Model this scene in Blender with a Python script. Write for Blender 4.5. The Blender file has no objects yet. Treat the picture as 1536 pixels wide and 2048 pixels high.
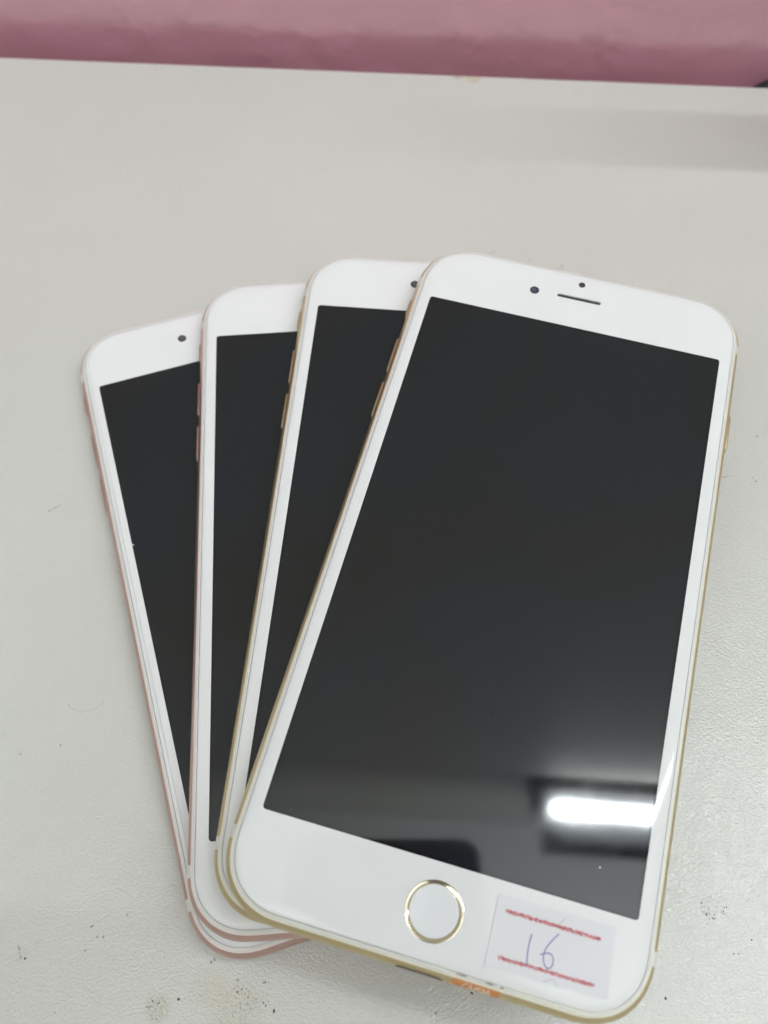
import bpy, bmesh, math, random
from mathutils import Matrix, Vector, Euler
random.seed(7)
S = bpy.context.scene
COL = S.collection
MM = 0.001
R = math.radians

# ------------------------------------------------------------------ camera
CAM_H, PITCH, ROLL = 199.258, 63.632, -0.846
cam_d = bpy.data.cameras.new('camera')
cam = bpy.data.objects.new('camera', cam_d)
COL.objects.link(cam)
CAM_ROT = Matrix.Rotation(R(90 - PITCH), 4, 'X') @ Matrix.Rotation(R(ROLL), 4, 'Z')
cam.matrix_world = Matrix.Translation((0, 0, CAM_H * MM)) @ CAM_ROT
cam_d.sensor_fit = 'VERTICAL'
cam_d.lens = 4.2
cam_d.sensor_height = 4.2 * 2048 / 1798.777
cam_d.sensor_width = cam_d.sensor_height * 0.75
cam_d.clip_start = 0.005
cam_d.clip_end = 50
cam_d.dof.use_dof = True
cam_d.dof.focus_distance = 0.188
cam_d.dof.aperture_fstop = 2.0
S.camera = cam

# ------------------------------------------------------------------ world, lamps, exposure
W = bpy.data.worlds.new('World')
S.world = W
W.use_nodes = True
W.node_tree.nodes['Background'].inputs[0].default_value = (1.0, 0.99, 0.94, 1)
W.node_tree.nodes['Background'].inputs[1].default_value = 0.39
S.view_settings.view_transform = 'Standard'
S.view_settings.look = 'None'
S.view_settings.gamma = 1
S.view_settings.exposure = 0.0
TUBE_STRENGTH = 90.0


def lamp(name, kind, loc, energy, size, color=(1, 1, 1), rot=(0, 0, 0)):
    d = bpy.data.lights.new(name, kind)
    d.energy = energy
    d.color = color
    if kind == 'AREA':
        d.shape = 'RECTANGLE'
        d.size, d.size_y = size
    else:
        d.shadow_soft_size = size
    o = bpy.data.objects.new(name, d)
    COL.objects.link(o)
    o.location = loc
    o.rotation_euler = rot
    return o


# added fill lights, no real fittings: they brighten the ceiling for soft light
CEILING_FILL = 22.5
lamp('ceiling_fill', 'AREA', (0.55, -0.32, 1.40), CEILING_FILL, (0.8, 0.6), (0.94, 1.0, 1.02), (math.pi, 0, 0))
lamp('ceiling_fill', 'AREA', (-0.55, -0.95, 1.40), 26, (0.9, 0.9), (0.97, 1.0, 0.98), (math.pi, 0, 0))

# ------------------------------------------------------------------ materials


def mat(name, color=(.8, .8, .8), rough=.5, metal=0.0, ior=1.5, coat=0.0, coat_rough=.03, spec=.5):
    m = bpy.data.materials.new(name)
    m.use_nodes = True
    b = m.node_tree.nodes['Principled BSDF']
    b.inputs['Base Color'].default_value = (*color, 1)
    b.inputs['Roughness'].default_value = rough
    b.inputs['Metallic'].default_value = metal
    b.inputs['IOR'].default_value = ior
    b.inputs['Coat Weight'].default_value = coat
    b.inputs['Coat Roughness'].default_value = coat_rough
    b.inputs['Specular IOR Level'].default_value = spec
    return m


def nodes(m):
    nt = m.node_tree
    return nt, nt.nodes, nt.links, nt.nodes['Principled BSDF']


def noise(nt, scale, detail=2, rough=.5, vec=None, dim='3D'):
    n = nt.nodes.new('ShaderNodeTexNoise')
    n.inputs['Scale'].default_value = scale
    n.inputs['Detail'].default_value = detail
    n.inputs['Roughness'].default_value = rough
    if vec is not None:
        nt.links.new(vec, n.inputs['Vector'])
    return n.outputs['Fac']


def ramp(nt, val, stops):
    r = nt.nodes.new('ShaderNodeValToRGB')
    el = r.color_ramp.elements
    while len(el) < len(stops):
        el.new(.5)
    for e, (p, c) in zip(el, stops):
        e.position = p
        e.color = (*c, 1) if len(c) == 3 else c
    nt.links.new(val, r.inputs[0])
    return r.outputs['Color']


def math_n(nt, op, a, b=None, clamp=False):
    n = nt.nodes.new('ShaderNodeMath')
    n.operation = op
    n.use_clamp = clamp
    for i, v in enumerate((a, b)):
        if v is None:
            continue
        if isinstance(v, (int, float)):
            n.inputs[i].default_value = v
        else:
            nt.links.new(v, n.inputs[i])
    return n.outputs[0]


def mixc(nt, fac, a, b):
    n = nt.nodes.new('ShaderNodeMix')
    n.data_type = 'RGBA'
    if isinstance(fac, (int, float)):
        n.inputs[0].default_value = fac
    else:
        nt.links.new(fac, n.inputs[0])
    for i, v in ((6, a), (7, b)):
        if isinstance(v, tuple):
            n.inputs[i].default_value = (*v, 1)
        else:
            nt.links.new(v, n.inputs[i])
    return n.outputs[2]


def bump(nt, h, dist, strength=1.0, prev=None):
    n = nt.nodes.new('ShaderNodeBump')
    n.inputs['Distance'].default_value = dist
    n.inputs['Strength'].default_value = strength
    nt.links.new(h, n.inputs['Height'])
    if prev is not None:
        nt.links.new(prev, n.inputs['Normal'])
    return n.outputs['Normal']


def obj_co(nt):
    return nt.nodes.new('ShaderNodeTexCoord').outputs['Object']


def blob(nt, co, cx, cy, r):
    """soft round mask (1 inside) round a point of the bench top, mm"""
    d = nt.nodes.new('ShaderNodeVectorMath')
    d.operation = 'DISTANCE'
    nt.links.new(co, d.inputs[0])
    d.inputs[1].default_value = (cx * MM, cy * MM, 0)
    mr = nt.nodes.new('ShaderNodeMapRange')
    mr.interpolation_type = 'SMOOTHSTEP'
    mr.inputs[1].default_value = r * .45 * MM
    mr.inputs[2].default_value = r * MM
    mr.inputs[3].default_value = 1
    mr.inputs[4].default_value = 0
    nt.links.new(d.outputs['Value'], mr.inputs[0])
    return mr.outputs[0]


# --- bench laminate
M_DESK = mat('bench_laminate', (.62, .615, .585), .34)
nt, N, L, B = nodes(M_DESK)
co = obj_co(nt)
big = noise(nt, 9, 3, .55, co)
mid = noise(nt, 60, 3, .6, co)
base = mixc(nt, ramp(nt, big, [(.35, (0, 0, 0)), (.68, (1, 1, 1))]), (.572, .568, .528), (.600, .600, .565))
base = mixc(nt, math_n(nt, 'MULTIPLY', ramp(nt, mid, [(.42, (0, 0, 0)), (.75, (1, 1, 1))]), .25), base, (.59, .575, .53))
fine = noise(nt, 1500, 3, .6, co)
base = mixc(nt, math_n(nt, 'MULTIPLY', ramp(nt, fine, [(.42, (1, 1, 1)), (.52, (0, 0, 0))]), .07), base, (.42, .41, .38))
# grime: speckled pits and yellowed patches where the bench is stained
pits = ramp(nt, noise(nt, 2100, 3, .65, co), [(.50, (0, 0, 0)), (.60, (1, 1, 1))])
for cx, cy, r, k, colr in ((-45.5, -8.2, 3.0, 0.6, (.24, .21, .16)), (-30, -8.9, 5.6, 0.45, (.25, .23, .18)),
                           (-35.3, -5.2, 3.6, .30, (.34, .30, .20)), (-27, -5, 5, .22, (.3, .28, .22)),
                           (65.7, 8.6, 3.2, .35, (.16, .16, .16))):
    f = math_n(nt, 'MULTIPLY', math_n(nt, 'MULTIPLY', blob(nt, co, cx, cy, r), pits), k)
    base = mixc(nt, f, base, colr)
for cx, cy, r, k, colr in ((-45.5, -8.0, 3.4, .35, (.50, .45, .33)), (-30, -9, 7, .35, (.52, .47, .36)),
                           (-35.2, -5, 5, .4, (.55, .50, .39)), (26.0, 257.0, 2.6, .8, (.36, .25, .13)),
                           (31, 255.6, 3.4, .7, (.52, .42, .25)), (-74, 1.5, 2.4, .15, (.4, .38, .33)),
                           (-57, 20, 30, .10, (.55, .52, .46))):
    wob = math_n(nt, 'MULTIPLY', blob(nt, co, cx, cy, r), ramp(nt, noise(nt, 420, 2, .6, co), [(.3, (.35,) * 3), (.65, (1, 1, 1))]))
    base = mixc(nt, math_n(nt, 'MULTIPLY', wob, k), base, colr)
L.new(base, B.inputs['Base Color'])
mp = nt.nodes.new('ShaderNodeMapping')
mp.inputs['Rotation'].default_value = (0, 0, R(35))
mp.inputs['Scale'].default_value = (1.0, 1.35, 1)
L.new(co, mp.inputs['Vector'])
vor = nt.nodes.new('ShaderNodeTexVoronoi')
vor.feature = 'SMOOTH_F1'
vor.inputs['Scale'].default_value = 1500
vor.inputs['Smoothness'].default_value = .6
wv = nt.nodes.new('ShaderNodeVectorMath')
wv.operation = 'ADD'
wn = nt.nodes.new('ShaderNodeTexNoise')
wn.inputs['Scale'].default_value = 1400
L.new(mp.outputs[0], wn.inputs['Vector'])
ws = nt.nodes.new('ShaderNodeVectorMath')
ws.operation = 'SCALE'
ws.inputs['Scale'].default_value = .0008
L.new(wn.outputs['Color'], ws.inputs[0])
L.new(mp.outputs[0], wv.inputs[0])
L.new(ws.outputs[0], wv.inputs[1])
L.new(wv.outputs[0], vor.inputs['Vector'])
peb = math_n(nt, 'ADD', math_n(nt, 'MULTIPLY', vor.outputs['Distance'], -.9), math_n(nt, 'MULTIPLY', noise(nt, 1700, 1, .5, mp.outputs[0]), .9))
L.new(bump(nt, peb, .000085, 1.0), B.inputs['Normal'])
L.new(ramp(nt, noise(nt, 900, 2, .5, co), [(.3, (.05,) * 3), (.7, (.10,) * 3)]), B.inputs['Roughness'])

# --- walls, ceiling
M_PINK = mat('pink_gloss_paint', (.50, .245, .30), .2, ior=1.6, coat=1, coat_rough=.2)
M_PINK.node_tree.nodes['Principled BSDF'].inputs['Coat IOR'].default_value = 1.9
nt, N, L, B = nodes(M_PINK)
co = obj_co(nt)
pv = mixc(nt, noise(nt, 30, 4, .6, co), (.64, .295, .375), (.70, .335, .415))
pv = mixc(nt, math_n(nt, 'MULTIPLY', blob(nt, co, 20, 0, 16), .12), pv, (.50, .36, .28))
L.new(pv, B.inputs['Base Color'])
h1 = bump(nt, noise(nt, 45, 3, .55, co), .004, .5)
L.new(bump(nt, noise(nt, 420, 3, .5, co), .0002, .6, h1), B.inputs['Normal'])
M_WALL = mat('off_white_wall_paint', (.62, .62, .58), .6)
nt, N, L, B = nodes(M_WALL)
co = obj_co(nt)
L.new(mixc(nt, noise(nt, 6, 4, .6, co), (.49, .495, .455), (.56, .56, .525)), B.inputs['Base Color'])
L.new(bump(nt, noise(nt, 180, 3, .6, co), .001, .4), B.inputs['Normal'])
M_CEIL = mat('white_ceiling_paint', (.80, .81, .82), .8)
nt, N, L, B = nodes(M_CEIL)
co = obj_co(nt)
L.new(mixc(nt, noise(nt, 5, 4, .6, co), (.76, .775, .79), (.83, .84, .85)), B.inputs['Base Color'])

# --- phone materials
M_WHITE = mat('white_glass', (.78, .785, .78), .16, ior=1.5, spec=.28)
nt, N, L, B = nodes(M_WHITE)
co = obj_co(nt)
L.new(mixc(nt, noise(nt, 40, 3, .6, co), (.762, .767, .764), (.788, .793, .79)), B.inputs['Base Color'])
L.new(ramp(nt, noise(nt, 60, 4, .65, co), [(.4, (.03,) * 3), (.8, (.07,) * 3)]), B.inputs['Roughness'])
M_GASKET = mat('white_gasket', (.74, .745, .73), .35)
M_MASK = mat('black_screen_mask', (.004, .004, .004), .03, ior=1.52)


def screen_mat(name, tint, smudge):
    m = mat(name, tint, .02, ior=1.56)
    nt, N, L, B = nodes(m)
    co = obj_co(nt)
    # faint finger grease: a little roughness where the glass was touched, a few fine scuffs
    g = ramp(nt, noise(nt, 55, 5, .62, co), [(.45, (.03,) * 3), (.85, (.03 + smudge,) * 3)])
    L.new(g, B.inputs['Roughness'])
    mp = nt.nodes.new('ShaderNodeMapping')
    mp.inputs['Rotation'].default_value = (0, 0, R(-24))
    mp.inputs['Scale'].default_value = (900, 60, 1)
    L.new(co, mp.inputs['Vector'])
    sc = ramp(nt, noise(nt, 1.0, 2, .5, mp.outputs[0]), [(.70, (0, 0, 0)), (.78, (1, 1, 1))])
    msk = math_n(nt, 'MULTIPLY', blob(nt, co, 2, -32, 13), sc)
    msk = math_n(nt, 'MULTIPLY', msk, noise(nt, 240, 2, .5, co))
    haze = mixc(nt, ramp(nt, noise(nt, 26, 3, .55, co), [(.38, (0, 0, 0)), (.72, (1, 1, 1))]), tint, (.0068, .0088, .0165))
    L.new(mixc(nt, math_n(nt, 'MULTIPLY', msk, .28), haze, (.5, .52, .52)), B.inputs['Base Color'])
    L.new(bump(nt, noise(nt, 18, 1, .4, co), .00006, .25), B.inputs['Normal'])
    return m


M_DISP = screen_mat('dark_display_glass', (.0075, .0076, .0071), .05)


def metal_mat(name, c):
    m = mat(name, c, .38, metal=.95)
    nt, N, L, B = nodes(m)
    co = obj_co(nt)
    L.new(mixc(nt, noise(nt, 120, 4, .6, co), tuple(x * .94 for x in c), tuple(min(1, x * 1.04) for x in c)), B.inputs['Base Color'])
    L.new(bump(nt, noise(nt, 9000, 2, .6, co), .00001, .5), B.inputs['Normal'])
    return m


M_GOLD = metal_mat('gold_anodised_metal', (.62, .505, .29))
M_PINKM = metal_mat('rose_anodised_metal', (.65, .44, .39))
M_CHAMFER = {'gold_anodised_metal': mat('gold_bevel_shine', (.90, .86, .72), .4, metal=.35),
             'rose_anodised_metal': mat('rose_bevel_shine', (.90, .82, .78), .4, metal=.35)}  # paler than the sides: the rim's shine is put into the colour
M_BAND = mat('cream_antenna_plastic', (.80, .79, .71), .4)
M_RING = mat('polished_gold_ring', (.80, .70, .50), .09, metal=1.0)
M_BUTTON = mat('white_button_glass', (.80, .81, .82), .12, coat=.5)
M_LENS = mat('dark_lens_glass', (.012, .014, .022), .06, ior=1.7, coat=1)
M_LENSIN = mat('lens_blue_grey', (.07, .08, .12), .15, coat=1)
M_SLOT = mat('dark_slot_mesh', (.012, .02, .022), .6)
M_PORT = mat('dark_port', (.10, .08, .06), .5)
M_PAPER = mat('white_sticker_paper', (.725, .715, .738), .5)
nt, N, L, B = nodes(M_PAPER)
co = obj_co(nt)
L.new(bump(nt, noise(nt, 900, 3, .6, co), .00003, .5), B.inputs['Normal'])
M_RED = mat('red_print', (.62, .085, .10), .6)
nt, N, L, B = nodes(M_RED)
co = obj_co(nt)
L.new(mixc(nt, ramp(nt, noise(nt, 2600, 2, .6, co), [(.35, (0, 0, 0)), (.65, (1, 1, 1))]), (.58, .09, .11), (.76, .36, .38)), B.inputs['Base Color'])
M_INK = mat('blue_ballpoint', (.13, .15, .46), .5)
M_CUT = mat('grey_slit', (.50, .50, .51), .7)
M_ORANGE = mat('orange_seal', (.72, .27, .05), .4)
nt, N, L, B = nodes(M_ORANGE)
co = obj_co(nt)
L.new(mixc(nt, noise(nt, 500, 3, .6, co), (.62, .235, .06), (.72, .31, .09)), B.inputs['Base Color'])
M_SEALTXT = mat('pale_seal_print', (.80, .68, .52), .5)
M_SCRAP = mat('grey_tape_film', (.33, .33, .32), .25)
M_GLINT = mat('clear_glue_bead', (.9, .9, .9), .08, coat=1)
M_DIRT = mat('dark_grime', (.07, .06, .05), .8)
M_FAINT = mat('faint_grime', (.33, .32, .29), .8)
M_BLACK = mat('black_plastic', (.018, .019, .022), .35)
M_STEEL = mat('dark_grey_steel', (.045, .045, .05), .5)
M_REFL = mat('grey_white_enamel', (.22, .235, .24), .4)
M_LAMP = mat('grey_lamp_housing', (.17, .165, .17), .5)
M_TUBE = bpy.data.materials.new('lit_tube')
M_TUBE.use_nodes = True
nt = M_TUBE.node_tree
nt.nodes.remove(nt.nodes['Principled BSDF'])
em = nt.nodes.new('ShaderNodeEmission')
em.inputs[0].default_value = (.93, .985, 1.0, 1)
em.inputs[1].default_value = TUBE_STRENGTH
nt.links.new(em.outputs[0], nt.nodes['Material Output'].inputs[0])

# ------------------------------------------------------------------ mesh helpers (all lengths in mm)


def mesh(name, V, F, m, smooth=True, auto=None):
    me = bpy.data.meshes.new(name)
    me.from_pydata([(x * MM, y * MM, z * MM) for x, y, z in V], [], F)
    bm = bmesh.new()
    bm.from_mesh(me)
    bmesh.ops.recalc_face_normals(bm, faces=bm.faces)
    bm.to_mesh(me)
    bm.free()
    me.materials.append(m)
    if smooth:
        for p in me.polygons:
            p.use_smooth = True
        if auto:
            me.set_sharp_from_angle(angle=R(auto))
    return me


def put(name, me, parent=None, loc=None):
    o = bpy.data.objects.new(name, me)
    COL.objects.link(o)
    if parent is not None:
        o.parent = parent
    if loc:
        o.location = loc
    return o


def empty(name, M):
    o = bpy.data.objects.new(name, None)
    COL.objects.link(o)
    o.empty_display_size = .01
    o.matrix_world = M
    return o


def tag(o, label=None, cat=None, group=None, kind=None):
    for k, v in (('label', label), ('category', cat), ('group', group), ('kind', kind)):
        if v:
            o[k] = v
    return o


def box_vf(x0, x1, y0, y1, z0, z1):
    V = [(x, y, z) for z in (z0, z1) for y in (y0, y1) for x in (x0, x1)]
    F = [(0, 2, 3, 1), (4, 5, 7, 6), (0, 1, 5, 4), (2, 6, 7, 3), (0, 4, 6, 2), (1, 3, 7, 5)]
    return V, F


def bevel_box(name, x0, x1, y0, y1, z0, z1, m, r=.3, seg=2):
    V, F = box_vf(x0, x1, y0, y1, z0, z1)
    me = mesh(name, V, F, m)
    bm = bmesh.new()
    bm.from_mesh(me)
    bmesh.ops.bevel(bm, geom=bm.edges[:], offset=r * MM, segments=seg, affect='EDGES', profile=.5)
    bm.to_mesh(me)
    bm.free()
    for p in me.polygons:
        p.use_smooth = True
    me.set_sharp_from_angle(angle=R(40))
    return me


def outline(a, b, r, d=0.0, n=20, p=2.25):
    """rounded rectangle, half sizes a, b, inset by d; corners slightly squarer than a circle; straight sides get extra points"""
    a, b, r = a - d, b - d, r - d
    pts = []
    for sx, sy, t0 in ((1, 1, 0), (-1, 1, 90), (-1, -1, 180), (1, -1, 270)):
        for i in range(n + 1):
            t = R(t0 + 90 * i / n)
            c, s = math.cos(t), math.sin(t)
            ux = math.copysign(abs(c) ** (2 / p), c)
            uy = math.copysign(abs(s) ** (2 / p), s)
            pts.append((sx * (a - r) + r * ux, sy * (b - r) + r * uy))
    return pts


def half_width(y, a, b, r, p=2.25):
    """half width of the outline at y"""
    ay = abs(y)
    if ay <= b - r:
        return a
    k = min(1, (ay - (b - r)) / r)
    return a - r + r * (1 - k ** p) ** (1 / p)


def rings(levels, a, b, r, cap_bottom=True, cap_top=True, n=20):
    V, F = [], []
    cnt = None
    for d, z in levels:
        o = outline(a, b, r, d, n)
        cnt = len(o)
        V += [(x, y, z) for x, y in o]
    for k in range(len(levels) - 1):
        for i in range(cnt):
            j = (i + 1) % cnt
            F.append((k * cnt + i, k * cnt + j, (k + 1) * cnt + j, (k + 1) * cnt + i))
    if cap_bottom:
        F.append(tuple(range(cnt - 1, -1, -1)))
    if cap_top:
        F.append(tuple((len(levels) - 1) * cnt + i for i in range(cnt)))
    return V, F


def lathe(prof, cx=0, cy=0, n=64, close=True):
    """revolve (r, z) about a vertical axis at cx, cy; r = 0 ends are capped by fans"""
    V, F = [], []
    for r, z in prof:
        V += [(cx + r * math.cos(2 * math.pi * i / n), cy + r * math.sin(2 * math.pi * i / n), z) for i in range(n)]
    for k in range(len(prof) - 1):
        for i in range(n):
            j = (i + 1) % n
            F.append((k * n + i, k * n + j, (k + 1) * n + j, (k + 1) * n + i))
    if close:
        F.append(tuple(range(n - 1, -1, -1)))
        F.append(tuple((len(prof) - 1) * n + i for i in range(n)))
    return V, F


def capsule2d(L, w, n=8):
    """flat stadium outline, length L, width w, long axis x"""
    r, h = w / 2, L / 2 - w / 2
    pts = []
    for c, t0 in ((h, -90), (-h, 90)):
        for i in range(n + 1):
            t = R(t0 + 180 * i / n)
            pts.append((c + r * math.cos(t), r * math.sin(t)))
    return pts


def extrude_pts(pts, levels, fn):
    """loft a closed 2-D outline through (scale_inset, height) levels; fn maps (u, v, h) to xyz"""
    V, F = [], []
    n = len(pts)
    for sc, h in levels:
        for u, v in pts:
            l = math.hypot(u, v) or 1
            V.append(fn(u * sc[0], v * sc[1], h))
    for k in range(len(levels) - 1):
        for i in range(n):
            j = (i + 1) % n
            F.append((k * n + i, k * n + j, (k + 1) * n + j, (k + 1) * n + i))
    F.append(tuple(range(n - 1, -1, -1)))
    F.append(tuple((len(levels) - 1) * n + i for i in range(n)))
    return V, F


def ribbon(pts, w, z, fn=None, th=.012):
    """one connected flat stroke of width w (number or list) along pts"""
    V, F = [], []
    n = len(pts)
    for i, (x, y) in enumerate(pts):
        x0, y0 = pts[max(0, i - 1)]
        x1, y1 = pts[min(n - 1, i + 1)]
        dx, dy = x1 - x0, y1 - y0
        l = math.hypot(dx, dy) or 1
        ww = w[i] if isinstance(w, list) else w
        nx, ny = -dy / l * ww / 2, dx / l * ww / 2
        for h in (z, z + th):
            V += [(x + nx, y + ny, h), (x - nx, y - ny, h)]
    if fn:
        V = [fn(*v) for v in V]
    for i in range(n - 1):
        a, b = 4 * i, 4 * i + 4
        F += [(a + 2, a + 3, b + 3, b + 2), (a, b, b + 1, a + 1), (a, a + 2, b + 2, b), (a + 1, b + 1, b + 3, a + 3)]
    F += [(0, 1, 3, 2), (4 * n - 4, 4 * n - 2, 4 * n - 1, 4 * n - 3)]
    return V, F


def smooth_path(pts, n=8):
    """Catmull-Rom"""
    out = []
    P = [pts[0]] + list(pts) + [pts[-1]]
    for i in range(1, len(P) - 2):
        p0, p1, p2, p3 = P[i - 1:i + 3]
        for k in range(n):
            t = k / n
            out.append(tuple(.5 * (2 * p1[c] + (p2[c] - p0[c]) * t + (2 * p0[c] - 5 * p1[c] + 4 * p2[c] - p3[c]) * t * t + (3 * p1[c] - p0[c] - 3 * p2[c] + p3[c]) * t ** 3) for c in (0, 1)))
    out.append(pts[-1])
    return out


# ------------------------------------------------------------------ the setting: bench, walls, ceiling
TH = math.atan2(-20.05, 250.0)          # direction of the bench's rear edge


def edge_y(x):
    return 259.35 - .0802 * x


def rear(x, off):                        # a point of the vertical plane OFF behind the rear edge
    return edge_y(x) + off / math.cos(TH)


def poly_slab(name, pts, z0, z1, m, bev=0.8):
    n = len(pts)
    V = [(x, y, z0) for x, y in pts] + [(x, y, z1) for x, y in pts]
    F = [tuple(range(n - 1, -1, -1)), tuple(range(n, 2 * n))] + [(i, (i + 1) % n, n + (i + 1) % n, n + i) for i in range(n)]
    me = mesh(name, V, F, m, smooth=False)
    if bev:
        bm = bmesh.new()
        bm.from_mesh(me)
        es = [e for e in bm.edges if all(abs(v.co.z - z1 * MM) < 1e-7 for v in e.verts)]
        bmesh.ops.bevel(bm, geom=es, offset=bev * MM, segments=3, affect='EDGES', profile=.5)
        bm.to_mesh(me)
        bm.free()
    return me


desk = put('workbench', poly_slab('workbench', [(-700, edge_y(-700)), (-700, -420), (900, -420), (900, edge_y(900))], -24, 0, M_DESK))
tag(desk, 'off-white pebbled laminate bench top under the four phones, stained with specks of grime', 'bench')

GAP = 9.5
PINK_TOP = 172


def wall_part(name, z0, z1, off0, off1, m, x0=-1400, x1=1900):
    pts = [(x0, rear(x0, off0)), (x1, rear(x1, off0)), (x1, rear(x1, off1)), (x0, rear(x0, off1))]
    # origin on the bench edge line so that the paint's pattern sits in small coordinates
    n = len(pts)
    V = [(x, y, z0) for x, y in pts] + [(x, y, z1) for x, y in pts]
    F = [tuple(range(n - 1, -1, -1)), tuple(range(n, 2 * n))] + [(i, (i + 1) % n, n + (i + 1) % n, n + i) for i in range(n)]
    o = put(name, mesh(name, [(x, y - 262, z) for x, y, z in V], F, m, smooth=False), loc=(0, .262, 0))
    return tag(o, kind='structure')


wall_part('wall_dado', -500, PINK_TOP, GAP, GAP + 60, M_PINK)
wall_part('wall', PINK_TOP, 1960, GAP + 2.5, GAP + 60, M_WALL)
ceil = put('ceiling', mesh('ceiling', *box_vf(-1400, 1900, -1500, 420, 1960, 2000), M_CEIL, smooth=False))
tag(ceil, kind='structure')

# grime specks: hundreds of crumbs too small to count one by one
SPECKS = [(-100.7, 225.0), (-72.7, 221.2), (-78.8, 215.2), (-59.9, 208.0), (-18.1, 215.0), (-41.5, 178.9), (-72.5, 262.0), (-64.2, 83.8), (-61.8, 75.8), (-71.8, 42.8), (-72.7, 0.8), (-60.9, 2.1), (-58.8, 4.5), (-57.6, 4.5), (-60.1, 6.5), (-53.3, 8.5), (-41.5, -6.7), (-65.4, -8.7), (-30.1, -5.6), (-35.6, -0.3), (-35.0, 0.1), (-28.0, -6.5), (-22.8, -9.0), (-80.3, 41.0), (96.3, 118.9), (86.3, 110.5), (72.1, 2.2), (68.1, -0.2), (69.1, -0.2), (53.4, -7.8), (15.7, -6.4), (8.6, -9.7), (-30.2, -3.5), (-28.6, -6.1), (-26.4, -6.9), (-29.4, -7.8), (42.9, 178.7)]
DARK = {(-72.7, 0.8), (-60.9, 2.1), (-41.5, -6.7), (-22.8, -9.0), (72.1, 2.2), (68.1, -0.2), (69.1, -0.2), (15.7, -6.4), (-30.1, -5.6), (53.4, -7.8)}


def speck_mesh(name, items, m):
    V, F = [], []
    for x, y, r, el, ang in items:
        k0 = len(V)
        n = 7
        c, s = math.cos(ang), math.sin(ang)
        V.append((x, y, .05))
        for i in range(n):
            t = 2 * math.pi * i / n
            rr = r * random.uniform(.65, 1.2)
            u, v = rr * el * math.cos(t), rr * math.sin(t)
            V.append((x + u * c - v * s, y + u * s + v * c, .008))
        F += [(k0, k0 + 1 + i, k0 + 1 + (i + 1) % n) for i in range(n)]
    return mesh(name, V, F, m, smooth=False)


dark, faint = [], []
for p in SPECKS:
    (dark if p in DARK else faint).append((*p, random.uniform(.16, .30), random.uniform(1, 1.7), random.uniform(0, 3)))
for i in range(30):                       # the two grimy patches in front of the phones
    a, q = random.uniform(0, 6.28), math.sqrt(random.random())
    cx, cy, rr = random.choice(((-45.5, -8.4, 2.4), (-29.5, -9.0, 5.0), (-26.5, -6.5, 3.2)))
    (dark if random.random() < .55 else faint).append((cx + rr * q * math.cos(a), cy + rr * q * math.sin(a), random.uniform(.06, .16), random.uniform(1, 2.2), random.uniform(0, 3)))
for i in range(22):                       # the dotted ring beside the top phone
    a = random.uniform(2.6, 6.4)
    rr = random.gauss(2.35, .3)
    dark.append((65.7 + rr * math.cos(a), 8.6 + rr * math.sin(a), random.uniform(.07, .15), random.uniform(1, 1.8), a + 1.57))
for i in range(70):
    faint.append((random.uniform(-120, 125), random.uniform(-12, 255), random.uniform(.05, .12), random.uniform(1, 1.8), random.uniform(0, 3)))
for x0, y0, x1, y1, k in ((-74.6, 3.6, -73.6, .8, 9), (84.6, 107.0, 88.0, 107.6, 10), (92.2, 107.1, 93.4, 105.8, 5), (-83.1, 100.4, -80.6, 101.9, 12), (31.5, 181.3, 33.4, 182.1, 8), (-30.2, -2.2, -30.1, -5.2, 6), (50.2, 175.2, 52, 176.4, 5)):
    for i in range(k):                    # short scuffs
        t = random.random()
        faint.append((x0 + (x1 - x0) * t + random.gauss(0, .12), y0 + (y1 - y0) * t + random.gauss(0, .12), random.uniform(.09, .2), random.uniform(1.3, 2.4), math.atan2(y1 - y0, x1 - x0)))
for i in range(26):                       # a thin curved scratch
    t = i / 25
    a = R(200 + 135 * t)
    faint.append((-67.4 + 4.2 * math.cos(a), 52.8 + 3.0 * math.sin(a) + .9 * t, .07, 2.2, a + 1.57))
tag(put('grime_crumbs', speck_mesh('grime_crumbs', dark, M_DIRT)), 'dark crumbs of grime scattered on the bench', 'grime', kind='stuff')
tag(put('grime_smears', speck_mesh('grime_smears', faint, M_FAINT)), 'faint grey smears and dust on the bench', 'grime', kind='stuff')

# black cable lying in the gap behind the bench, only its end in view
V, F = [], []
path = [(122.8, edge_y(122.8) + 5.2, -7.0), (124.6, edge_y(124.6) + 4.6, -6.0), (128, edge_y(128) + 4.6, -4.4), (140, edge_y(140) + 4.6, -2.6), (200, edge_y(200) + 4.6, -2.6), (420, edge_y(420) + 4.6, -2)]
for k, (x, y, z) in enumerate(path):
    rr = (1.2, 2.6, 3.2, 3.2, 3.2, 3.2)[k]
    V += [(x, y + rr * math.cos(2 * math.pi * i / 12), z + rr * math.sin(2 * math.pi * i / 12)) for i in range(12)]
for k in range(len(path) - 1):
    F += [(k * 12 + i, k * 12 + (i + 1) % 12, k * 12 + 12 + (i + 1) % 12, k * 12 + 12 + i) for i in range(12)]
F += [tuple(range(12)), tuple(range(60, 72))]
tag(put('cable', mesh('cable', V, F, M_BLACK)), 'tip of a black cable in the gap between bench and pink wall', 'cable')

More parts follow.
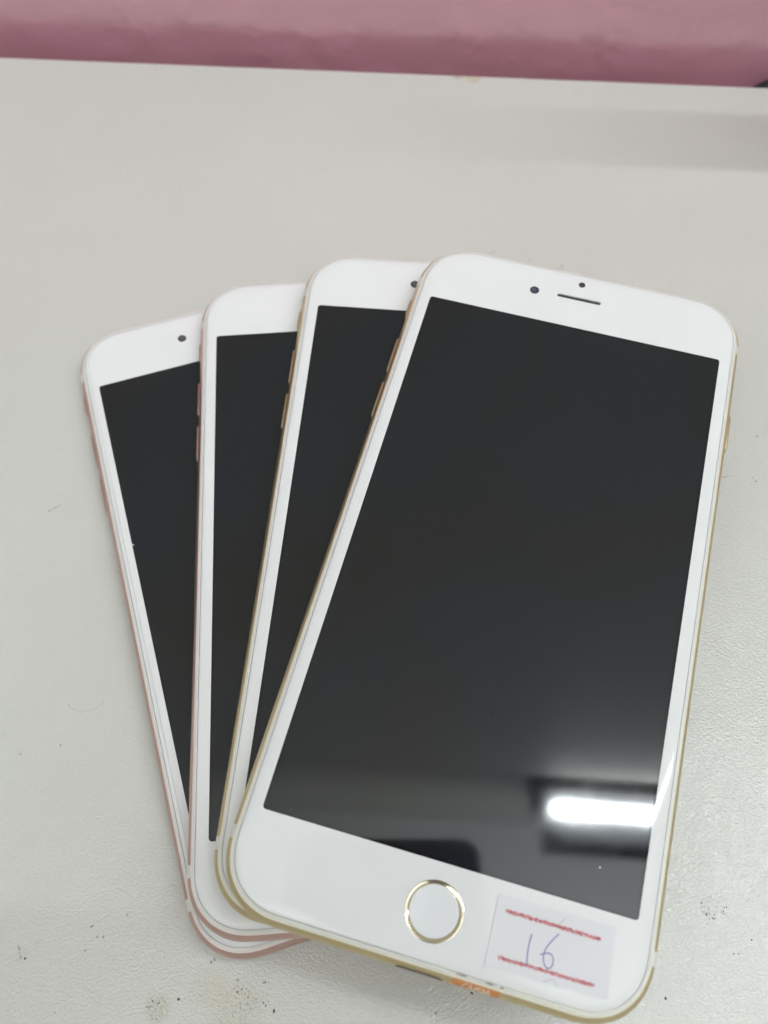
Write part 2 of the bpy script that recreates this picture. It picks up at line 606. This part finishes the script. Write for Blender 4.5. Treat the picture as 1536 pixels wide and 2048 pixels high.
# unseen bar added above the frame to cast a soft shadow on the bench
PZ, PR = 138, 11
shadow_bar = tag(empty('shadow_bar', Matrix.Translation((140 * MM, (edge_y(140) - 26.5) * MM, PZ * MM)) @ Matrix.Rotation(TH, 4, 'Z')),
           'unseen pale bar added to cast the soft grey shadow across the bench near the pink wall', 'shadow_bar')
V, F = [], []
for x, rr in ((0, PR - 2), (1, PR), (1300, PR)):
    V += [(x, rr * math.cos(2 * math.pi * i / 20), rr * math.sin(2 * math.pi * i / 20)) for i in range(20)]
for k in range(2):
    F += [(k * 20 + i, k * 20 + (i + 1) % 20, k * 20 + 20 + (i + 1) % 20, k * 20 + 20 + i) for i in range(20)]
F += [tuple(range(20)), tuple(range(40, 60))]
put('shadow_rod', mesh('shadow_rod', V, F, M_WALL, auto=40), shadow_bar)
for x in (60, 560, 1060):
    put('bracket', bevel_box('bracket', x, x + 14, PR - 1, 38, -4, 4, M_STEEL, .6), shadow_bar)

# ------------------------------------------------------------------ tube lamp on the wall, mirrored in the top phone's screen
lampM = Matrix.Translation((273 * MM, 203 * MM, 1379 * MM)) @ Matrix.Rotation(TH, 4, 'Z')
wl = tag(empty('wall_lamp', lampM), 'white tube lamp whose glare is mirrored low on the top phone\'s dark screen', 'lamp')
put('housing', bevel_box('housing', -34, 1490, 26, 44, -16, 46, M_LAMP, 2), wl)
put('reflector', bevel_box('reflector', -12, 1480, -47, 25.5, 17, 22, M_REFL, 1), wl)
put('reflector_lip', bevel_box('reflector_lip', -12, 1480, -68, -47.5, -12, 22, M_LAMP, 2), wl)
put('lamp_holder', bevel_box('lamp_holder', -30, -13, -14, 25.5, -16, 24, M_LAMP, 2), wl)
tv, tf = [], []
prof = [(0.5, 0), (6, 1.0), (10, 4), (11.8, 9), (12, 14)]
lv = [(x, r) for r, x in prof] + [(1200 - x, r) for r, x in reversed(prof)]
for x, r in lv:
    tv += [(x, r * math.cos(2 * math.pi * i / 16), r * math.sin(2 * math.pi * i / 16)) for i in range(16)]
for k in range(len(lv) - 1):
    tf += [(k * 16 + i, k * 16 + (i + 1) % 16, k * 16 + 16 + (i + 1) % 16, k * 16 + 16 + i) for i in range(16)]
tf += [tuple(range(15, -1, -1)), tuple(range((len(lv) - 1) * 16, len(lv) * 16))]
put('tube', mesh('tube', tv, tf, M_TUBE), wl)

# ------------------------------------------------------------------ the phones
A_, B_, RC = 38.9, 79.05, 13.4           # outer half sizes and corner radius
SIDE_C, SIDE_H, SIDE_W = 3.25, 3.25, 2.3   # side profile: half ellipse


def side(t):                              # t in degrees, -90 (back) .. 90 (front): inset, z
    return SIDE_W * (1 - math.cos(R(t))), SIDE_C + SIDE_H * math.sin(R(t))


def body_mesh(m):
    lv = [(6, 0)] + [side(t) for t in range(-90, 55, 6)] + [(1.02, 6.00), (1.10, 6.14), (1.44, 6.38), (1.48, 6.38), (1.50, 6.0)]
    V, F = rings(lv, A_, B_, RC)
    me = mesh('body', V, F, m, auto=24)
    me.materials.append(M_CHAMFER[m.name])
    for p in me.polygons:                 # the bevel round the front edge, coloured pale to paint its bright highlight
        zz = [me.vertices[i].co.z / MM for i in p.vertices]
        if min(zz) > 5.99 and max(zz) < 6.39 and len(zz) == 4:
            p.material_index = 1
    return me


def gasket_mesh():
    V, F = rings([(1.495, 6.0), (1.495, 6.36), (1.57, 6.45), (1.74, 6.53), (1.87, 6.52), (1.89, 6.0)], A_, B_, RC, False, False)
    return mesh('gasket', V, F, M_GASKET, auto=50)


HOME = (0.0, -69.0)


def panel_mesh():
    G0 = 1.98
    lv = [(G0, 5.9), (G0, 6.52)]
    for i in range(1, 15):
        t = i / 14
        a = math.pi / 2 * (1 - t) * .86
        lv.append((G0 + 2.6 * (1 - math.sin(a) / math.sin(math.pi / 2 * .86)), 7.1 - .50 * (1 - math.cos(a)) / (1 - math.cos(math.pi / 2 * .86))))
    lv.append((G0 + 2.6 + .25, 7.1))
    V, F = rings(lv, A_, B_, RC, False, False)
    nring = len(outline(A_, B_, RC))
    top0 = len(V) - nring
    bm = bmesh.new()
    vs = [bm.verts.new(v) for v in V]
    for f in F:
        bm.faces.new([vs[i] for i in f])
    loops = [bm.edges.get((vs[top0 + i], vs[top0 + (i + 1) % nring])) or bm.edges.new((vs[top0 + i], vs[top0 + (i + 1) % nring])) for i in range(nring)]
    n = 64
    hole = [bm.verts.new((HOME[0] + 5.12 * math.cos(2 * math.pi * i / n), HOME[1] + 5.12 * math.sin(2 * math.pi * i / n), 7.1)) for i in range(n)]
    hole2 = [bm.verts.new((v.co.x, v.co.y, 6.3)) for v in hole]
    cp = capsule2d(10.5, .95)
    slot = [bm.verts.new((x, 69.55 + y, 7.1)) for x, y in cp]
    slot2 = [bm.verts.new((v.co.x, v.co.y, 6.5)) for v in slot]
    for top, low in ((hole, hole2), (slot, slot2)):
        k = len(top)
        for i in range(k):
            bm.faces.new((top[i], top[(i + 1) % k], low[(i + 1) % k], low[i]))
            loops.append(bm.edges.get((top[i], top[(i + 1) % k])))
    bmesh.ops.triangle_fill(bm, use_beauty=True, use_dissolve=False, edges=loops, normal=(0, 0, 1))
    bmesh.ops.recalc_face_normals(bm, faces=bm.faces)
    for v in bm.verts:
        v.co *= MM
    me = bpy.data.meshes.new('front_panel')
    bm.to_mesh(me)
    bm.free()
    me.materials.append(M_WHITE)
    for p in me.polygons:
        p.use_smooth = True
    me.set_sharp_from_angle(angle=R(40))
    return me


def plate(name, a, b, r, z0, z1, m, bev=.01):
    V, F = rings([(0, z0), (0, z1 - bev), (bev, z1)], a, b, r, n=5)
    return mesh(name, V, F, m, smooth=False)


HX, HY = 34.25, 60.95


def band_mesh(sign):
    """one antenna band: a strip across the back that climbs both sides, slightly proud"""
    y0, y1 = (64.75, 67.15)
    V, F = [], []
    ts = list(range(-90, 55, 6))
    ny = 8
    row = 2 * len(ts) + 8
    for k in range(ny + 1):
        y = y0 + (y1 - y0) * k / ny
        prof = []
        for t in ts:
            d, z = side(t)
            d -= .035
            prof.append((half_width(y, A_ - d, B_ - d, RC - d), z + .02 * (t / 66)))
        for d, z in ((.985, 6.01), (1.07, 6.17), (1.43, 6.41), (1.49, 6.41)):
            prof.append((half_width(y, A_ - d, B_ - d, RC - d), z))
        pts = [(-x, z) for x, z in reversed(prof)] + prof
        V += [(x, sign * y, z - (.0 if z > .2 else .012)) for x, z in pts]
    for k in range(ny):
        for i in range(row - 1):
            F.append((k * row + i, k * row + i + 1, (k + 1) * row + i + 1, (k + 1) * row + i))
    # sit ring-end walls inward so that the strip has thickness
    me = mesh('antenna_band', V, F, M_BAND)
    return me


def side_button(name, x_sign, y0, y1, m, w=1.6, out=.30):
    L_, c = y1 - y0, (y0 + y1) / 2
    pts = capsule2d(L_, w)
    V, F = extrude_pts(pts, [((1, 1), 0), ((1, 1), out + .3 - .1), ((.985, .90), out + .3 - .03), ((.96, .72), out + .3)],
                       lambda u, v, h: (x_sign * (A_ - .3 + h), c + u, 3.55 + v))
    return mesh(name, V, F, m, auto=60)


def mute_mesh(m):
    pts = capsule2d(5.4, 1.9)
    V, F = extrude_pts(pts, [((1, 1), 0), ((1, 1), .44), ((.97, .85), .54)], lambda u, v, h: (-(A_ - .3 + h), 58.4 + u, 3.55 + v))
    return mesh('mute_switch', V, F, m, auto=60)


ME = {}
for key, m in (('gold', M_GOLD), ('rose', M_PINKM)):
    ME[key] = dict(body=body_mesh(m), mute_switch=mute_mesh(m), volume_up=side_button('volume_button', -1, 39.4, 49.1, m),
                   volume_down=side_button('volume_button', -1, 26.6, 36.4, m), power_button=side_button('power_button', 1, 38.9, 48.6, m))
ME_gasket = gasket_mesh()
ME_panel = panel_mesh()
ME_screen = plate('screen', HX, HY, .75, 6.9, 7.112, M_MASK)
ME_disp = plate('display', HX - .42, HY - .42, .5, 7.08, 7.119, M_DISP)
ME_ring = mesh('button_ring', *lathe([(5.11, 6.5), (5.11, 7.09), (5.02, 7.125), (4.9, 7.115), (4.36, 6.86), (4.33, 6.5)], *HOME, close=False), M_RING, auto=40)
ME_btn = mesh('home_button', *lathe([(4.34, 6.4), (4.34, 6.83), (4.2, 6.845)] + [(4.2 * (1 - i / 10), 6.845 - .16 * (1 - (1 - i / 10) ** 2)) for i in range(1, 10)] + [(.05, 6.685)], *HOME), M_BUTTON, auto=50)
ME_cam = mesh('front_camera', *lathe([(1.12, 7.0), (1.12, 7.112), (1.06, 7.118), (.02, 7.118)], -10.72, 69.4, 32), M_LENS, auto=40)
ME_lens = mesh('lens', *lathe([(.55, 7.10), (.55, 7.121), (.4, 7.13), (.02, 7.135)], -10.72, 69.4, 24), M_LENSIN, auto=60)
ME_sens = mesh('proximity_sensor', *lathe([(.80, 7.0), (.80, 7.112), (.76, 7.117), (.02, 7.117)], -.05, 73.95, 28), M_LENS, auto=40)
V, F = extrude_pts(capsule2d(10.4, .85), [((1, 1), 6.3), ((1, 1), 6.75)], lambda u, v, h: (u, 69.55 + v, h))
ME_ear = mesh('earpiece', V, F, M_SLOT, smooth=False)
ME_bandT, ME_bandB = band_mesh(1), band_mesh(-1)
V, F = extrude_pts(capsule2d(8.6, 2.7), [((1, 1), 0), ((1, 1), .62)], lambda u, v, h: (u, -(B_ - .6 + h), 3.45 + v))
ME_port = mesh('charging_port', V, F, M_PORT, smooth=False)

POSES = [(-22.349, 83.948, 0.02, 16.788, 0, 0),
         (-4.295, 83.429, 7.366, 3.275, -0.132, -0.029),
         (12.382, 81.59, 14.795, -5.734, -0.026, 0.03),
         (27.293, 73.309, 22.259, -16.589, 0.146, 0.272)]
LABELS = ['rose gold white-faced phone lying flat on the bench at the bottom of the stack',
          'rose gold white-faced phone second from the bottom, just above the phone lying on the bench',
          'gold white-faced phone directly under the topmost phone that bears the sticker',
          'gold white-faced phone on top of the stack with a paper sticker beside its round button']


def make_phone(i):
    x, y, z, yaw, tx, ty = POSES[i]
    M = Matrix.Translation((x * MM, y * MM, z * MM)) @ Matrix.Rotation(R(yaw), 4, 'Z') @ Matrix.Rotation(R(tx), 4, 'X') @ Matrix.Rotation(R(ty), 4, 'Y')
    root = tag(empty('phone', M), LABELS[i], 'phone', 'white-faced phones fanned out in a stack')
    k = ME['rose' if i < 2 else 'gold']
    body = put('body', k['body'], root)
    put('antenna_band', ME_bandT, body)
    put('antenna_band', ME_bandB, body)
    put('charging_port', ME_port, body)
    put('mute_switch', k['mute_switch'], root)
    put('volume_button', k['volume_up'], root)
    put('volume_button', k['volume_down'], root)
    put('power_button', k['power_button'], root)
    put('gasket', ME_gasket, root)
    put('front_panel', ME_panel, root)
    s = put('screen', ME_screen, root)
    put('display', ME_disp, s)
    hb = put('home_button', ME_btn, root)
    put('button_ring', ME_ring, hb)
    c = put('front_camera', ME_cam, root)
    put('lens', ME_lens, c)
    put('proximity_sensor', ME_sens, root)
    put('earpiece', ME_ear, root)
    return root


phones = [make_phone(i) for i in range(4)]
top = phones[3]

# --- bottom phone: the edge of a clear film on its glass, with a chip
V, F = rings([(2.9, 7.06), (2.9, 7.20), (3.02, 7.20), (3.02, 7.06)], A_, B_, RC, False, False)
film = put('screen_film_edge', mesh('screen_film_edge', V, F, M_GASKET, auto=40), phones[0])
film['label'] = 'thin raised rim of a clear film on the glass'
V, F = ribbon(smooth_path([(-34.6, 14.1), (-34.2, 14.25), (-33.8, 13.9)], 4), .22, 7.10, th=.04)
chip = put('glass_chip', mesh('glass_chip', V, F, M_GASKET, smooth=False), phones[0])
chip['label'] = 'small pale chip at the rim of the dark screen'

V, F = lathe([(.16, 7.115), (.13, 7.15), (.05, 7.165)], 26.4, -54.2, 7)
put('dust_speck', mesh('dust_speck', V, F, M_GLINT, smooth=False), top)

# --- sticker with the handwritten 16
ZS = 7.125
spts = [(10.2, -63.2), (30.75, -63.0), (31.1, -74.25), (20.9, -74.8), (10.25, -74.85)]


def sticker_mesh():
    nx, ny = 20, 12
    c00, c10, c11, c01 = (10.2, -63.2), (30.75, -63.0), (31.1, -74.3), (10.25, -74.85)
    V, F = [], []
    for j in range(ny + 1):
        for i in range(nx + 1):
            u, v = i / nx, j / ny
            x = (c00[0] * (1 - u) + c10[0] * u) * (1 - v) + (c01[0] * (1 - u) + c11[0] * u) * v
            y = (c00[1] * (1 - u) + c10[1] * u) * (1 - v) + (c01[1] * (1 - u) + c11[1] * u) * v
            e = max(0, abs(u - .0) < 1e-6) * .05 + (.05 if j == ny else 0)
            V.append((x, y, ZS + .11 + e + .012 * math.sin(9 * u + 4 * v)))
    n = len(V)
    V += [(x, y, ZS - .02) for x, y, z in V]
    for j in range(ny):
        for i in range(nx):
            a = j * (nx + 1) + i
            F.append((a, a + 1, a + nx + 2, a + nx + 1))
    rim = [i for i in range(nx + 1)] + [(j + 1) * (nx + 1) - 1 for j in range(1, ny + 1)] + [ny * (nx + 1) + i for i in range(nx - 1, -1, -1)] + [j * (nx + 1) for j in range(ny - 1, 0, -1)]
    for a, b in zip(rim, rim[1:] + rim[:1]):
        F.append((a, b, b + n, a + n))
    F.append(tuple(i + n for i in rim))
    return mesh('sticker', V, F, M_PAPER, auto=40)


st = put('sticker', sticker_mesh(), top)
st['label'] = 'white paper sticker with a handwritten blue 16 between two red printed lines'


def scribble(p0, p1, seed):
    """a squashed red line of print: one continuous zigzag stroke"""
    rnd = random.Random(seed)
    dx, dy = p1[0] - p0[0], p1[1] - p0[1]
    l = math.hypot(dx, dy)
    ux, uy = dx / l, dy / l
    pts, s, up = [], 0.0, 1
    while s < l:
        h = up * rnd.uniform(.18, .42)
        pts.append((p0[0] + ux * s - uy * h, p0[1] + uy * s + ux * h))
        s += rnd.uniform(.14, .34) if up > 0 else rnd.uniform(-.10, .16)
        up = -up
    return ribbon(smooth_path(pts, 3), .17, ZS + .165, th=.01)


def pix_local(pts):
    return pts


put('red_line', mesh('red_line', *scribble((11.9, -65.55), (28.4, -65.55), 3), M_RED, smooth=False), st)
put('red_line', mesh('red_line', *scribble((12.2, -73.0), (28.6, -72.75), 5), M_RED, smooth=False), st)
one = smooth_path([(17.05, -68.0), (16.95, -68.25), (16.85, -69.7), (16.9, -71.3), (17.15, -73.0)], 6)
put('handwritten_digit', mesh('handwritten_digit', *ribbon(one, [.34, .30] + [.15] * (len(one) - 2), ZS + .175), M_INK, smooth=False), st)
six = smooth_path([(21.5, -66.6), (20.9, -67.4), (20.1, -68.7), (19.65, -69.8), (19.6, -71.0), (20.0, -72.0), (20.65, -72.35), (21.2, -71.9), (21.3, -71.0), (21.05, -70.35), (20.5, -70.05), (19.7, -70.25), (18.95, -70.7)], 6)
put('handwritten_digit', mesh('handwritten_digit', *ribbon(six, .15, ZS + .18), M_INK, smooth=False), st)
put('paper_slit', mesh('paper_slit', *ribbon([(21.0, -65.5), (21.6, -64.6), (22.1, -63.9)], .12, ZS + .175), M_CUT, smooth=False), st)
put('paper_slit', mesh('paper_slit', *ribbon([(20.2, -74.6), (21.0, -74.1), (22.0, -73.7), (22.3, -74.1), (22.6, -74.6)], .10, ZS + .175), M_CUT, smooth=False), st)


# --- orange seal wrapped over the bottom edge of the top phone
def bottom_side(x, s, off):
    """point of the bottom side: s = degrees of the side profile (60 front .. -90 back), off = mm proud"""
    d, z = side(s)
    c, sn = math.cos(R(s)), math.sin(R(s))
    return (x, -(B_ - d) - off * c, z + off * sn)


V, F = [], []
sx = [5.5 + (13.9 - 5.5) * i / 16 for i in range(17)]
st_ = [58, 50, 40, 30, 20, 10, 0, -14, -28]
for off in (.05, -.05):
    for s in st_:
        for x in sx:
            xx = x
            if s > 30:
                xx = x + (.012 * (s - 30)) * (1 if x < 9 else 0) * (13.9 - x) / 8.4
            V.append(bottom_side(xx, s, off))
nx = len(sx)
for j in range(len(st_) - 1):
    for i in range(nx - 1):
        a = j * nx + i
        F.append((a, a + 1, a + nx + 1, a + nx))
        b = a + nx * len(st_)
        F.append((b, b + nx, b + nx + 1, b + 1))
o2 = nx * len(st_)
rim = list(range(nx)) + [j * nx + nx - 1 for j in range(1, len(st_))] + [(len(st_) - 1) * nx + i for i in range(nx - 2, -1, -1)] + [j * nx for j in range(len(st_) - 2, 0, -1)]
for a, b in zip(rim, rim[1:] + rim[:1]):
    F.append((a, b, b + o2, a + o2))
seal = put('orange_seal', mesh('orange_seal', V, F, M_ORANGE, auto=50), top)
seal['label'] = 'orange tamper seal with pale lettering wrapped over the bottom edge'


def seal_stroke(name, pts, w=.30):
    """pts in (mm along x, degrees of side profile)"""
    V, F = ribbon(smooth_path([(x, t * .06) for x, t in pts], 4), w, 0, th=.02)
    V = [bottom_side(x, y / .06, .06 + z) for x, y, z in V]
    put(name, mesh(name, V, F, M_SEALTXT, smooth=False), seal)


seal_stroke('printed_bracket', [(8.3, 52), (7.75, 38), (7.55, 20), (7.7, 4), (8.1, -8)], .24)
seal_stroke('printed_bracket', [(8.95, 50), (8.75, 30), (8.5, 12), (8.15, -4)], .24)
seal_stroke('printed_letter', [(9.0, 44), (9.2, 26), (9.45, 8), (9.7, 26), (9.95, 46)])
seal_stroke('printed_letter', [(10.8, 42), (10.35, 46), (10.15, 36), (10.5, 28), (10.85, 20), (10.6, 8), (10.1, 10)])
seal_stroke('printed_letter', [(11.1, 8), (11.12, 26), (11.15, 44), (11.15, 44), (11.5, 26), (11.8, 8), (11.8, 8), (11.8, 26), (11.82, 44)])
seal_stroke('printed_bracket', [(11.9, 52), (12.25, 34), (12.3, 16), (12.05, 0)], .2)

for k, (x, y, z, sx_, sy_, m_) in enumerate(((7.0, -77.28, 6.86, 1.1, .12, M_SCRAP), (10.1, -77.3, 6.9, .30, .16, M_GLINT), (11.8, -77.3, 6.88, .8, .13, M_SCRAP), (13.3, -77.25, 6.93, .45, .22, M_GLINT), (13.9, -77.3, 6.88, .4, .16, M_SCRAP))):
    V, F = lathe([(1, -.10), (.8, .10), (.3, .16)], n=9)
    V = [(x + u * sx_ * random.uniform(.8, 1.1), y + v * sy_ * random.uniform(.7, 1.2), z + w) for u, v, w in V]
    s_ = put('tape_scrap', mesh('tape_scrap', V, F, m_, smooth=False), top)

# --- the photographer's phone: its back faces the scene, mirrored as the dark shape at the foot of the screen
pm = Matrix.Translation((0, 0, CAM_H * MM)) @ CAM_ROT
cp_root = tag(empty('camera_phone', pm), 'black phone held over the stack, mirrored as the dark rounded shape by the round button', 'phone')
V, F = rings([(3, 1.2), (1.2, 1.6), (0, 4), (0, 6.2), (1.2, 8.4), (3, 8.8)], 36.5, 74, 9)
V = [(x - 1.0, y - 28.5, z) for x, y, z in V]
put('body', mesh('body', V, F, mat('dark_grey_casing', (.24, .25, .28), .4), auto=50), cp_root)
put('lens', mesh('lens', *lathe([(5.5, 1.19), (5.5, .95), (3.4, .95), (3.2, 1.18), (.02, 1.18)], 0, 0, 32, close=False), M_LENS, auto=40), cp_root)
